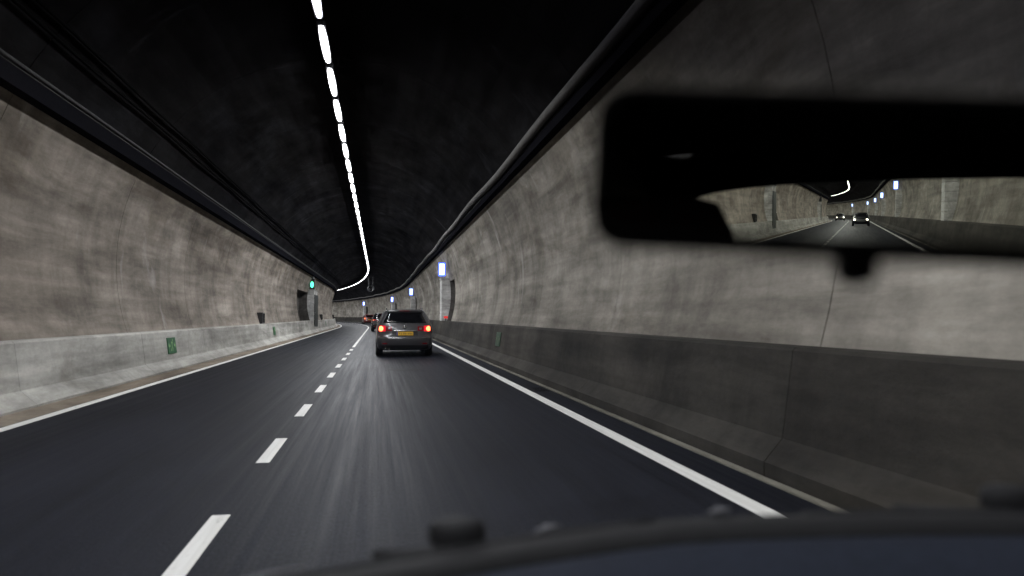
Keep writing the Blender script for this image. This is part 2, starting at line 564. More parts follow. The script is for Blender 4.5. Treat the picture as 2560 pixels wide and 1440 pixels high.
# ---- vault
root = empty('tunnel_vault', (CX, 0, CZ + RR))
tag(root, 'dark concrete vault arching over the road with the lamp row', 'tunnel ceiling')
off = -Vector(root.location)
ta, tb = T_TRAY[1] + 0.004, math.pi - T_TRAY[-1] - 0.004
pv = [arc(ta + (tb - ta) * i / 28, 1) for i in range(29)]
po = [arc(ta + (tb - ta) * i / 28, 1, RR + 0.15) for i in range(29)]
s = S_BACK
while s < S_FRONT:
    ss = steps(s + 0.010, s + 6 - 0.010, 3)
    V, Fc = [], []
    for s_ in ss: V += [P(s_, x, z) + off for x, z in pv]
    Fc += [(i * 29 + k, i * 29 + k + 1, (i + 1) * 29 + k + 1, (i + 1) * 29 + k) for i in range(len(ss) - 1) for k in range(28)]
    for s_ in (ss[0], ss[-1]):
        base = len(V)
        V += [P(s_, x, z) + off for x, z in pv + po]
        Fc += [(base + i, base + i + 1, base + 29 + i + 1, base + 29 + i) for i in range(28)]
    link('vault_segment', mesh_of('vault_segment', V, Fc, 'vault', False), root)
    s += 6
bk = sweep('joint_backing', po, ALL, 'void')
bk.transform(Matrix.Translation(off))
link('joint_backing', bk, root)

# ---- plinths
def plinth(prof, mat, label, x):
    root = empty('plinth', (x, 0, 0))
    tag(root, label, 'plinth')
    off = -Vector(root.location)
    s = S_BACK
    while s < S_FRONT:
        me = sweep('plinth_block', prof, steps(s + 0.006, s + 5.994, 3), mat, True, False, True)
        me.transform(Matrix.Translation(off))
        link('plinth_block', me, root)
        s += 6
    me = sweep('joint_backing', [(p[0] + (-0.06 if x < 0 else 0.06), p[1] - 0.03) for p in prof], ALL, 'void', True)
    me.transform(Matrix.Translation(off))
    link('joint_backing', me, root)
plinth([(-4.62, -0.05), (-4.62, 0.06), (-4.84, 0.25), (-4.93, Z_L - 0.03), (-4.96, Z_L), (-5.6, Z_L + 0.004), (-5.6, -0.05)], 'plinth_pale',
       'pale concrete plinth with sloping toe below the brownish wall', -4.62)
plinth([(3.042, -0.05), (3.042, 0.12), (3.20, 0.30), (3.30, Z_R - 0.03), (3.33, Z_R), (3.95, Z_R + 0.004), (3.95, -0.05)], 'plinth_dark',
       'dark sooty concrete plinth below the grey wall', 3.042)

# ---- cable trays, cables
def tray(side, xi, z0, z1, label):
    xo = CX + side * math.sqrt(RR ** 2 - (z0 - CZ) ** 2) + side * 0.05
    xo2 = CX + side * math.sqrt(RR ** 2 - (z1 - CZ) ** 2) + side * 0.05
    root = empty('cable_tray', (xi, 0, z0))
    tag(root, label, 'cable tray')
    off = -Vector(root.location)
    ss = steps(S_BACK, S_FRONT, 4)
    me = sweep('trough', [(xo, z0), (xi, z0), (xi, z1), (xi + side * 0.02, z1), (xi + side * 0.02, z0 + 0.03), (xo, z0 + 0.03)], ss, 'tray')
    me.transform(Matrix.Translation(off))
    link('trough', me, root)
    me = sweep('lip', [(xi - side * 0.003, z1 + 0.003), (xi - side * 0.003, z1 + 0.016), (xi + side * 0.05, z1 + 0.018), (xi + side * 0.05, z1 + 0.003)], ss, 'lip', True)
    me.transform(Matrix.Translation(off))
    link('lip', me, root)
    return root
tray(-1, -4.82, 4.36, 4.63, 'black cable tray along the top of the brownish wall')
tray(1, 3.03, 4.59, 4.77, 'black cable tray along the top of the grey wall')

def run(name, pts, rad, mat, label, cat):
    me = tube(name, pts, rad, mat, 8)
    o = link(name, me)
    o.location = pts[0]
    me.transform(Matrix.Translation(-Vector(pts[0])))
    tag(o, label, cat)
ss = steps(S_BACK, S_FRONT, 2.0)
run('cable', [P(s_, 2.96, 4.875 + 0.035 * math.sin(s_ * 0.55) + 0.03 * math.sin(s_ * 0.23 + 1)) for s_ in ss], 0.085, 'cable',
    'thick pale sagging cable lying on the tray over the grey wall', 'cable')
run('cable', [P(s_, -4.80, 4.685 + 0.006 * math.sin(s_ * 0.5)) for s_ in ss], 0.03, 'lip',
    'thin grey cable lying on the tray over the brownish wall', 'cable')
for dth, txt in ((0.0, 'lower'), (0.045, 'upper')):
    x, z = arc(R(37.5) + dth, -1, RR - 0.06)
    run('cable', [P(s_, x, z + 0.01 * math.sin(s_ * 0.8 + dth * 90)) for s_ in ss], 0.024, 'cable_dark',
        txt + ' of two parallel black cables fixed along the vault above the brownish wall', 'cable')

# ------------------------------------------------------------------ ceiling lamps, one row
LZ, LX, LP = 6.48, -1.04, 2.52
lamp = empty('strip_lamp')
GR = 'strip lamps in the row along the vault'
bm_h = boxes('housing', [(-0.085, 0.085, -1.09, 1.09, 0.03, 0.12)], 'lamp_body', 0.015)
link('housing', bm_h, lamp)
dv, df = [], []
# shallow diffuser: a flattened half-round trough closed at both ends
nseg = 8
for q, y in enumerate((-1.06, -0.85, -0.45, 0.0, 0.45, 0.85, 1.06)):
    hw = (0.040, 0.058, 0.070, 0.074, 0.070, 0.058, 0.040)[q]
    for i in range(nseg + 1):
        t = math.pi * i / nseg
        dv.append((-hw * math.cos(t), y, 0.028 - 0.38 * hw * math.sin(t)))
n = nseg + 1
df = [(j * n + i, j * n + i + 1, (j + 1) * n + i + 1, (j + 1) * n + i) for j in range(6) for i in range(nseg)] + [tuple(range(n)), tuple(range(6 * n, 7 * n))]
link('diffuser', mesh_of('diffuser', dv, df, 'lamp_glow', True), lamp)
for y in (-0.8, 0.8):
    link('hanger', tube('hanger', [(0, y, 0.121), (0, y, 0.50)], 0.012, 'lamp_body', 6), lamp)
tr = tree_of(lamp)
dif0 = [o_ for o_ in bpy.data.objects if o_.parent is lamp and o_.name.startswith('diffuser')][0]
zone_me = {'': dif0.data}
for zn in ('lamp_glow_mid', 'lamp_glow_low'):
    zone_me[zn] = dif0.data.copy()
    zone_me[zn].materials[0] = M[zn]
ORD = ['', '', 'second', 'third', 'fourth', 'fifth', 'sixth', 'seventh', 'eighth', 'ninth', 'tenth', 'eleventh', 'twelfth']
first = True
i = -136
while True:
    s = 13.15 + i * LP
    if s > S_FRONT - 4: break
    if s < S_BACK + 4:
        i += 1
        continue
    o = lamp if first else copy_tree(lamp, None, tr)
    first = False
    zn = '' if 5 < s < 30 else ('lamp_glow_mid' if -8 < s < 48 else 'lamp_glow_low')
    if zn:
        for q in kids(o):
            if q.name.startswith('diffuser'): q.data = zone_me[zn]
    o.location = P(s, LX, LZ)
    o.rotation_euler.z = heading(s)
    if i == 0:
        lb = 'white strip lamp cut off by the top of the view'
    elif i == 1:
        lb = 'longest complete white strip lamp, next below the one cut off'
    elif 1 < i < len(ORD):
        lb = 'white strip lamp, ' + ORD[i] + ' complete one down from the top of the view'
    elif s < 0:
        lb = 'lit white strip lamp on the vault behind the car'
    else:
        lb = 'lit white strip lamp further along the row towards the bend'
    tag(o, lb, 'lamp', GR)
    i += 1

# ------------------------------------------------------------------ emergency stations
def sign_on(root_loc, label, rz):
    r = empty('lit_sign', root_loc, rz)
    tag(r, label, 'sign', 'blue edged lit signs on the pillars')
    link('case', boxes('case', [(-0.18, 0.18, 0.0, 0.16, 0.0, 0.70)], 'sign_blue', 0.02), r)
    link('sign_face', boxes('sign_face', [(-0.125, 0.125, -0.012, -0.002, 0.06, 0.64)], 'sign_white', 0.0), r)
    link('sign_face', boxes('sign_face', [(-0.145, 0.145, 0.162, 0.172, 0.04, 0.66)], 'sign_white', 0.0), r)
    link('foot', boxes('foot', [(-0.10, 0.10, 0.02, 0.12, -0.079, -0.002)], 'grey_metal', 0.0), r)
    return r

names_r = ['nearest and tallest light concrete pillar beside the grey wall, just past the dark grey car',
           'second light concrete pillar along the grey wall, above the dark grey car',
           'third light concrete pillar along the grey wall before the bend',
           'light concrete pillar on the bend behind the farthest car',
           'light concrete pillar nearest behind the car, in the mirror', 'second light concrete pillar behind the car, in the mirror',
           'third light concrete pillar behind the car, in the mirror', 'fourth light concrete pillar behind the car, in the mirror', 'fifth light concrete pillar behind the car, in the mirror', 'farthest light concrete pillar behind the car, in the mirror']
sign_r = ['largest lit white sign with blue edge, on the nearest pillar', 'second largest lit blue edged sign, above the car roof',
          'third lit blue edged sign along the grey wall', 'smallest lit blue edged sign, above the farthest car on the bend',
          'nearest lit blue edged sign in the mirror', 'second lit blue edged sign in the mirror',
          'third lit blue edged sign in the mirror', 'fourth lit blue edged sign in the mirror', 'fifth lit blue edged sign in the mirror', 'smallest lit blue edged sign in the mirror']
names_l = ['light concrete pillar with dark door and green signal beside the brownish wall', 'nearer pillar with dark door behind the car on the pale plinth side',
           'farther pillar with dark door behind the car on the pale plinth side']
ir = il = 0
for side, na, nb, ln in STATIONS:
    z0 = Z_L if side < 0 else Z_R
    xf, xw = (-4.915, -5.58) if side < 0 else (3.27, 3.92)
    top = 3.30 if side < 0 else 3.22
    fwd = nb > 0
    sa = nb + 0.02 if True else na
    root = empty('pillar', P(sa, xf, 0), heading(sa))
    if side < 0:
        tag(root, names_l[il], 'pillar', 'pillars beside the wall niches'); il += 1
    else:
        tag(root, names_r[ir], 'pillar', 'pillars beside the wall niches')
    nblk = 6
    h = (top - z0 - 0.008) / nblk
    w = abs(xw - xf)
    for b in range(nblk):
        jx = random.uniform(0, 0.012)
        x0, x1 = (jx, w) if side > 0 else (-w, -jx)
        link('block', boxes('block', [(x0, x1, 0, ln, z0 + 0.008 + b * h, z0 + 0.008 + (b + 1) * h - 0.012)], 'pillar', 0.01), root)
    if side < 0:
        dr = link('door', boxes('door', [(0.014, 0.05, 0.12, ln - 0.12, 0.26, 2.95)], 'door_green', 0.008), root)
        link('handle', boxes('handle', [(0.052, 0.09, 0.3, 0.42, 1.5, 1.56)], 'grey_metal', 0.0), dr)
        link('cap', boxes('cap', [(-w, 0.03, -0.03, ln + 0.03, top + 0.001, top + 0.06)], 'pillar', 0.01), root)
        zt = top + 0.062
        sg = empty('traffic_signal', P(sa - 0.05, xf - 0.16, zt), heading(sa))
        tag(sg, ['green lit signal on the pillar with the dark door', 'nearer green lit signal in the mirror', 'farther green lit signal in the mirror'][il - 1], 'signal')
        link('housing', boxes('housing', [(-0.19, 0.19, 0.0, 0.22, 0.0, 0.84)], 'black_metal', 0.03), sg)
        vv = [(0.125 * math.cos(2 * math.pi * q / 20), -0.004, 0.36 + 0.24 * math.sin(2 * math.pi * q / 20)) for q in range(20)]
        vv2 = [(a * 0.7, -0.05, 0.36 + (c - 0.36) * 0.7) for a, _, c in vv]
        fc = [(q, (q + 1) % 20, 20 + (q + 1) % 20, 20 + q) for q in range(20)] + [tuple(range(20, 40))]
        link('lens', mesh_of('lens', vv + vv2, fc, 'signal_green', True), sg)
        hv, hf = [], []
        for q in range(11):
            t = math.pi * q / 10
            for yy, rr_ in ((-0.004, 1.16), (-0.22, 1.10)):
                hv.append((0.125 * rr_ * math.cos(t), yy, 0.38 + 0.24 * rr_ * math.sin(t)))
        hf = [(2 * q, 2 * q + 2, 2 * q + 3, 2 * q + 1) for q in range(10)]
        link('hood', mesh_of('hood', hv, hf, 'black_metal', True), sg)
        for q in (-0.10, 0.10):
            link('bracket', boxes('bracket', [(q - 0.05, q + 0.05, 0.03, 0.12, 0.842, 1.28)], 'grey_metal', 0.008), sg)
    else:
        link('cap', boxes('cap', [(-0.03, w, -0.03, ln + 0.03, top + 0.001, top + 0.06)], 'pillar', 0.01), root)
        sign_on(P(sa - 0.02, xf + 0.01, top + 0.062 + 0.08), sign_r[ir], heading(sa))
        ir += 1

# red marker by the nearest pillar
mk = empty('marker_lamp', P(40.6, 3.40, Z_R + 0.006))
tag(mk, 'small glowing red marker lamp on the plinth beside the nearest pillar', 'marker')
link('post', boxes('post', [(-0.03, 0.03, -0.03, 0.03, 0, 0.12)], 'black_metal', 0.005), mk)
link('lens', boxes('lens', [(-0.10, 0.10, -0.04, 0.04, 0.122, 0.24)], 'red_glow', 0.02), mk)

# black box openings standing on the plinth ledge of the left wall
cab_lab = {37.6: 'black square wall box on the pale plinth, before the pillar with the green signal', 76.5: 'smaller black wall box past the pillar with the green signal',
           106.0: 'smallest black wall box at the inside of the bend',
           -9.5: 'nearest black wall box behind the car, in the mirror', -24.0: 'second black wall box behind the car, in the mirror', -48.0: 'farthest black wall box behind the car, in the mirror'}
for s, lb in cab_lab.items():
    r = empty('wall_box', P(s, -5.0, Z_L + 0.006), heading(s))
    tag(r, lb, 'wall box', 'black boxes along the brownish wall')
    link('frame', boxes('frame', [(-0.36, -0.1, -0.40, -0.34, 0.0, 0.50), (-0.36, -0.1, 0.34, 0.40, 0.0, 0.50), (-0.36, -0.1, -0.34, 0.34, 0.44, 0.50), (-0.36, -0.1, -0.34, 0.34, 0.0, 0.04)], 'black_metal'), r)
    link('hatch', boxes('hatch', [(-0.36, -0.14, -0.335, 0.335, 0.045, 0.435)], 'void', 0.01), r)
    link('handle', boxes('handle', [(-0.138, -0.112, 0.15, 0.26, 0.21, 0.25)], 'black_metal'), r)

# green escape signs on the plinths
M['exit_dirty'] = plain('sooty green sign board', (0.015, 0.055, 0.025), 0.6, scale=6)
M['exit_dirty_light'] = plain('sooty pale sign print', (0.09, 0.14, 0.07), 0.6, scale=6)
def exit_sign(s, side, label, group='green escape signs on the plinths'):
    # board lies on the plinth's sloping face; local x = along tunnel, local z = up the face
    if side < 0: a, b = (-4.84, 0.25), (-4.93, Z_L - 0.03)
    else: a, b = (3.20, 0.30), (3.30, Z_R - 0.03)
    t = 0.5
    x = a[0] + (b[0] - a[0]) * t - side * 0.014
    z = a[1] + (b[1] - a[1]) * t
    r = empty('escape_sign', P(s, x, z), heading(s))
    tag(r, label, 'sign', group)
    lean = math.atan2(abs(b[0] - a[0]), b[1] - a[1])
    r.rotation_euler = (0, side * lean, heading(s))
    d = -side   # towards the road
    link('board', boxes('board', [(-0.008, 0.008, -0.38, 0.38, -0.19, 0.19)], 'exit_green' if side < 0 else 'exit_dirty', 0.004), r)
    f0, f1 = sorted((d * 0.0085, d * 0.011))
    # running figure with two arrows, flat print on the board
    def quad(p):
        return [(d * 0.0105, y * 0.78, zz * 1.1) for y, zz in p]
    V, Fc = [], []
    def add(p):
        n_ = len(V)
        V.extend(quad(p))
        Fc.append(tuple(range(n_, n_ + len(p))))
    q = [(0.10 + 0.035 * math.cos(u * math.pi / 5), 0.115 + 0.035 * math.sin(u * math.pi / 5)) for u in range(10)]
    add(q)
    add([(0.00, 0.09), (0.06, 0.09), (0.02, -0.03), (-0.05, -0.03)])
    add([(-0.05, -0.035), (-0.005, -0.035), (-0.10, -0.12), (-0.17, -0.12), (-0.17, -0.095)])
    add([(-0.002, -0.035), (0.02, -0.032), (0.09, -0.06), (0.05, -0.13), (0.02, -0.13), (0.045, -0.07)])
    add([(0.062, 0.085), (0.062, 0.055), (0.13, 0.03), (0.14, 0.05)])
    add([(-0.005, 0.088), (-0.01, 0.055), (-0.10, 0.04), (-0.10, 0.065)])
    for sg_ in (-1, 1):
        add([(sg_ * 0.42, 0.0), (sg_ * 0.32, 0.07), (sg_ * 0.32, -0.07)])
        add([(sg_ * 0.315, 0.025), (sg_ * 0.22, 0.025), (sg_ * 0.22, -0.025), (sg_ * 0.315, -0.025)])
    link('pictogram', mesh_of('pictogram', V, Fc, 'exit_light' if side < 0 else 'exit_dirty_light'), r)
exit_sign(20.3, -1, 'large green escape sign on the pale plinth, nearest to us')
exit_sign(39.6, -1, 'small green escape sign on the pale plinth below the black wall box')
exit_sign(78.0, -1, 'tiny green escape sign on the pale plinth beyond the pillar')
exit_sign(21.6, 1, 'dim green escape sign on the dark plinth')
exit_sign(-12.0, -1, 'green escape sign behind the car on the pale plinth')

# things set in the road
mc = empty('manhole_cover', (0.64, 19.3, 0.0))
tag(mc, 'round iron manhole cover in the lane behind the dark grey car', 'manhole cover')
ring = [(r_ * math.cos(2 * math.pi * q / 28), r_ * math.sin(2 * math.pi * q / 28), zz) for r_, zz in ((0.42, 0.0045), (0.34, 0.008)) for q in range(28)]
link('rim', mesh_of('rim', ring, [(q, (q + 1) % 28, 28 + (q + 1) % 28, 28 + q) for q in range(28)], 'iron'), mc)
lid = [(0.325 * math.cos(2 * math.pi * q / 28), 0.325 * math.sin(2 * math.pi * q / 28), 0.005) for q in range(28)]
link('lid', mesh_of('lid', lid, [tuple(range(28))], 'iron'), mc)
dg = empty('drain_grate', (2.76, 13.7, 0.0))
tag(dg, 'dark iron drain grate between edge line and kerb', 'drain')
link('frame', boxes('frame', [(-0.14, 0.14, -0.30, -0.27, 0.004, 0.012), (-0.14, 0.14, 0.27, 0.30, 0.004, 0.012), (-0.14, -0.11, -0.27, 0.27, 0.004, 0.012), (0.11, 0.14, -0.27, 0.27, 0.004, 0.012)], 'iron'), dg)
for q in range(6):
    link('bar', boxes('bar', [(-0.108, 0.108, -0.235 + q * 0.09, -0.195 + q * 0.09, 0.004, 0.010)], 'iron'), dg)

# fixture under the vault at the bend
fx = empty('ceiling_fan', P(112, -0.2, 5.05), heading(112))
tag(fx, 'dim dark ventilation fan hanging under the vault before the bend', 'fan')
link('casing', tube('casing', [(0, -1.5, 0), (0, -1.35, 0), (0, 1.35, 0), (0, 1.5, 0)], [0.42, 0.36, 0.36, 0.42], 'lamp_body', 20, False), fx)
link('hub', tube('hub', [(0, -1.0, 0), (0, -0.8, 0), (0, 0.8, 0)], [0.05, 0.14, 0.14], 'black_metal', 12), fx)
for q in (-0.9, 0.9):
    link('bracket', boxes('bracket', [(-0.28, -0.24, q - 0.03, q + 0.03, 0.25, 1.75), (0.24, 0.28, q - 0.03, q + 0.03, 0.25, 1.72)], 'black_metal'), fx)

# ------------------------------------------------------------------ cars
def lerp_table(tab, z):
    if z <= tab[0][0]: return tab[0][1:]
    for a, b in zip(tab[:-1], tab[1:]):
        if z <= b[0]:
            u = (z - a[0]) / (b[0] - a[0])
            return tuple(p + (q - p) * u for p, q in zip(a[1:], b[1:]))
    return tab[-1][1:]

# z, half width, rear y, front y
ESTATE = [(0.20, 0.80, -2.22, 2.20), (0.27, 0.855, -2.30, 2.30), (0.36, 0.885, -2.355, 2.36), (0.48, 0.90, -2.385, 2.39), (0.58, 0.905, -2.395, 2.38),
          (0.635, 0.905, -2.385, 2.35), (0.655, 0.90, -2.335, 2.33), (0.72, 0.905, -2.315, 2.27), (0.80, 0.905, -2.31, 2.18), (0.88, 0.90, -2.305, 1.90),
          (0.95, 0.89, -2.29, 1.30), (1.00, 0.875, -2.27, 1.05), (1.05, 0.85, -2.245, 0.90), (1.15, 0.805, -2.18, 0.66), (1.27, 0.745, -2.09, 0.37),
          (1.38, 0.685, -2.00, 0.08), (1.43, 0.645, -1.96, -0.10), (1.465, 0.58, -1.93, -0.30), (1.485, 0.46, -1.88, -0.45), (1.495, 0.25, -1.75, -0.65)]
NSE = 9.0
def rear_y(z, x):
    hw, r, f = lerp_table(ESTATE, z)
    mid, hl = (r + f) / 2, (f - r) / 2
    u = min(abs(x) / hw, 0.9999)
    return mid - hl * (1 - u ** NSE) ** (1 / NSE) + 0.05 * (u * u)
def front_y(z, x):
    hw, r, f = lerp_table(ESTATE, z)
    mid, hl = (r + f) / 2, (f - r) / 2
    u = min(abs(x) / hw, 0.9999)
    return mid + hl * (1 - u ** NSE) ** (1 / NSE) - 0.10 * u * u
def side_x(z, y):
    hw, r, f = lerp_table(ESTATE, z)
    mid, hl = (r + f) / 2, (f - r) / 2
    u = min(abs(y - mid) / hl, 0.9999)
    return hw * (1 - u ** NSE) ** (1 / NSE)

def ring_at(z):
    hw, r, f = lerp_table(ESTATE, z)
    mid, hl = (r + f) / 2, (f - r) / 2
    pts = []
    us = [-0.94, -0.85, -0.7, -0.5, -0.25, 0, 0.25, 0.5, 0.7, 0.85, 0.94]
    vs = [-0.95, -0.88, -0.75, -0.5, -0.2, 0.2, 0.5, 0.75, 0.88, 0.95]
    for u in us: pts.append((u * hw, rear_y(z, u * hw), z))
    for v in vs: pts.append((side_x(z, mid + v * hl), mid + v * hl, z))
    for u in reversed(us): pts.append((u * hw, front_y(z, u * hw), z))
    for v in reversed(vs): pts.append((-side_x(z, mid + v * hl), mid + v * hl, z))
    return pts

def patch(name, fn, us, vs, mat, off, thick=0.02, axis='y', sgn=-1):
    """a panel that follows the body surface, proud of it by off, with a rim going back in by thick"""
    V, Fc = [], []
    nu, nv = len(us), len(vs)
    for lay in (off, off - thick):
        for v in vs:
            for u in us:
                q = fn(v, u) + sgn * lay
                V.append((u, q, v) if axis == 'y' else (q, u, v))
    N = nu * nv
    for j in range(nv - 1):
        for i in range(nu - 1):
            Fc.append((j * nu + i, j * nu + i + 1, (j + 1) * nu + i + 1, (j + 1) * nu + i))
    bd = [i for i in range(nu)] + [j * nu + nu - 1 for j in range(1, nv)] + [(nv - 1) * nu + i for i in range(nu - 2, -1, -1)] + [j * nu for j in range(nv - 2, 0, -1)]
    for a, b in zip(bd, bd[1:] + bd[:1]): Fc.append((a, b, N + b, N + a))
    return mesh_of(name, V, Fc, mat, False)
def lin(a, b, n): return [a + (b - a) * i / n for i in range(n + 1)]

def make_car(name, paint, label, lit_head=False, brake=True, group=None, chrome_strip=True):
    c = empty(name)
    tag(c, label, 'car', group)
    rings = [ring_at(z) for z, *_ in ESTATE]
    n = len(rings[0])
    V = [p for r_ in rings for p in r_]
    Fc = [(i * n + k, i * n + (k + 1) % n, (i + 1) * n + (k + 1) % n, (i + 1) * n + k) for i in range(len(rings) - 1) for k in range(n)]
    Fc += [tuple(range(n)), tuple(range((len(rings) - 1) * n, len(rings) * n))]
    body = link('body', mesh_of('body', V, Fc, paint, True), c)
    # glass
    rw = [(-1, 0)]
    def rear_glass():
        V, Fc = [], []
        zs = lin(1.06, 1.385, 6)
        for lay in (0.008, -0.02):
            for z in zs:
                hw = lerp_table(ESTATE, z)[0]
                k_ = 0.80 - 0.035 * ((z - 1.06) / 0.325)
                for u in lin(-1, 1, 12):
                    x = u * hw * k_
                    V.append((x, rear_y(z, x) - lay, z))
        nu, nv = 13, 7
        for j in range(nv - 1):
            for i in range(nu - 1): Fc.append((j * nu + i, j * nu + i + 1, (j + 1) * nu + i + 1, (j + 1) * nu + i))
        N = nu * nv
        bd = list(range(nu)) + [j * nu + nu - 1 for j in range(1, nv)] + [(nv - 1) * nu + i for i in range(nu - 2, -1, -1)] + [j * nu for j in range(nv - 2, 0, -1)]
        for a, b in zip(bd, bd[1:] + bd[:1]): Fc.append((a, b, N + b, N + a))
        return mesh_of('rear_window', V, Fc, 'car_glass', True)
    g = link('rear_window', rear_glass(), c)
    link('wiper', tube('wiper', [(-0.02, rear_y(1.07, 0) - 0.03, 1.075), (-0.18, rear_y(1.10, 0.2) - 0.03, 1.09), (-0.46, rear_y(1.14, 0.4) - 0.035, 1.13)], 0.009, 'trim', 6), g)
    for sg in (-1, 1):
        for y0, y1 in ((-1.70, -0.98), (-0.93, -0.12), (-0.07, 0.30)):
            link('side_window', patch('side_window', lambda z, y: side_x(z, y) * sg, lin(y0, y1, 4), lin(1.05, 1.33, 4), 'car_glass', 0.006, 0.02, 'x', sg), c)
        link('roof_rail', tube('roof_rail', [(sg * 0.56, -1.80, 1.47), (sg * 0.565, -1.68, 1.525), (sg * 0.565, -0.6, 1.535), (sg * 0.56, -0.45, 1.49)], 0.018, 'chrome', 8), c)
    link('windscreen', patch('windscreen', lambda z, x: front_y(z, x), lin(-0.58, 0.58, 8), lin(1.04, 1.37, 5), 'car_glass', 0.006, 0.02, 'y', 1), c)
    # roof spoiler
    sv = []
    for yy, zz, hw in ((-1.86, 1.487, 0.50), (-2.03, 1.455, 0.56), (-2.04, 1.43, 0.56), (-1.92, 1.43, 0.55)):
        for u in lin(-1, 1, 8): sv.append((u * hw, yy + 0.06 * u * u, zz - 0.025 * u * u))
    sf = [(j * 9 + i, j * 9 + i + 1, ((j + 1) % 4) * 9 + i + 1, ((j + 1) % 4) * 9 + i) for j in range(4) for i in range(8)] + [(0, 9, 18, 27), (8, 17, 26, 35)]
    sp = link('spoiler', mesh_of('spoiler', sv, sf, paint, True), c)
    link('stop_lamp', boxes('stop_lamp', [(-0.16, 0.16, -2.048, -2.036, 1.435, 1.452)], 'tail_dim'), sp)
    # tail lights
    for sg in (-1, 1):
        t = link('tail_light', patch('tail_light', lambda z, x: rear_y(z, x), [sg * q for q in (0.60, 0.68, 0.76, 0.82, 0.86, 0.885)], lin(0.795, 0.975, 4), 'tail_red', 0.010, 0.03), c)
        vs_, fs_ = [], []
        for lay, k_ in ((0.014, 1.0), (0.03, 0.75), (0.034, 0.0)):
            if k_ == 0: break
            for q in range(18):
                x = sg * 0.745 + 0.078 * k_ * math.cos(2 * math.pi * q / 18)
                z = 0.882 + 0.082 * k_ * math.sin(2 * math.pi * q / 18)
                vs_.append((x, rear_y(z, x) - lay, z))
        fs_ = [(q, (q + 1) % 18, 18 + (q + 1) % 18, 18 + q) for q in range(18)] + [tuple(range(18, 36))]
        link('bulb', mesh_of('bulb', vs_, fs_, 'tail_core' if brake else 'tail_red', True), t)
        t2 = link('inner_tail_light', patch('inner_tail_light', lambda z, x: rear_y(z, x), [sg * q for q in (0.40, 0.48, 0.585)], lin(0.81, 0.955, 3), 'tail_dim', 0.010, 0.03), c)
        link('reversing_lens', patch('reversing_lens', lambda z, x: rear_y(z, x), [sg * q for q in (0.45, 0.53)], lin(0.85, 0.915, 2), 'head_off', 0.014, 0.01), t2)
        link('reflector', patch('reflector', lambda z, x: rear_y(z, x), [sg * q for q in (0.55, 0.70)], lin(0.40, 0.43, 1), 'tail_dim', 0.008, 0.02), c)
    # tailgate seam, plate recess, plate, bumper trim
    link('plate_recess', patch('plate_recess', lambda z, x: rear_y(z, x), lin(-0.40, 0.40, 6), lin(0.665, 0.80, 3), 'trim', 0.004, 0.02), c)
    pl = link('number_plate', patch('number_plate', lambda z, x: rear_y(0.70, 0.1), lin(-0.26, 0.26, 4), lin(0.672, 0.785, 2), 'plate_yellow', 0.030, 0.028), c)
    link('country_band', patch('country_band', lambda z, x: rear_y(0.70, 0.1), [-0.258, -0.215], lin(0.674, 0.783, 1), 'plate_blue', 0.0325, 0.002), pl)
    bv = []
    xs = [-0.19, -0.13, -0.05, 0.01, 0.09, 0.15, 0.20]
    yp = rear_y(0.70, 0.1) - 0.0325
    bl = []
    for x in xs:
        bl += [(x, x + 0.009, yp - 0.001, yp + 0.001, 0.692, 0.766), (x + 0.028, x + 0.037, yp - 0.001, yp + 0.001, 0.692, 0.766), (x + 0.010, x + 0.027, yp - 0.0008, yp + 0.001, 0.724, 0.735)]
    link('plate_print', boxes('plate_print', bl, 'plate_ink'), pl)
    link('grip_strip', patch('grip_strip', lambda z, x: rear_y(z, x), lin(-0.34, 0.34, 6), lin(0.815, 0.838, 1), 'chrome' if chrome_strip else 'trim', 0.014, 0.03), c)
    bd = [(0.055 * math.cos(2 * math.pi * q / 16), rear_y(0.93, 0) - 0.016, 0.93 + 0.055 * math.sin(2 * math.pi * q / 16)) for q in range(16)]
    bd2 = [(x * 0.8, y - 0.006, 0.93 + (z - 0.93) * 0.8) for x, y, z in bd]
    link('badge', mesh_of('badge', bd + bd2, [(q, (q + 1) % 16, 16 + (q + 1) % 16, 16 + q) for q in range(16)] + [tuple(range(16, 32))], 'chrome', True), c)
    link('lower_bumper', patch('lower_bumper', lambda z, x: rear_y(z, x), lin(-0.74, 0.74, 12), lin(0.22, 0.36, 3), 'trim', 0.008, 0.03), c)
    link('bumper_strip', patch('bumper_strip', lambda z, x: rear_y(z, x), lin(-0.78, 0.78, 12), lin(0.585, 0.60, 1), 'chrome', 0.006, 0.02), c)
    for sg in (-1, 1):
        link('exhaust', tube('exhaust', [(-0.55 + sg * 0.05, -2.36, 0.24), (-0.55 + sg * 0.05, -2.15, 0.24)], 0.03, 'chrome', 10), c)
    # front
    for sg in (-1, 1):
        hl = link('headlight', patch('headlight', lambda z, x: front_y(z, x), [sg * q for q in (0.46, 0.58, 0.7, 0.8)], lin(0.62, 0.78, 3), 'head_off', 0.010, 0.03, 'y', 1), c)
        vs_ = [(sg * 0.64 + 0.105 * math.cos(2 * math.pi * q / 14), front_y(0.70, 0.64) + 0.05, 0.70 + 0.085 * math.sin(2 * math.pi * q / 14)) for q in range(14)]
        vs2 = [(x, y - 0.05, z) for x, y, z in vs_]
        link('lens', mesh_of('lens', vs_ + vs2, [tuple(range(14))] + [(q, (q + 1) % 14, 14 + (q + 1) % 14, 14 + q) for q in range(14)], 'head_glow' if lit_head else 'head_off'), hl)
    link('grille', patch('grille', lambda z, x: front_y(z, x), lin(-0.42, 0.42, 6), lin(0.45, 0.74, 4), 'trim', 0.008, 0.03, 'y', 1), c)
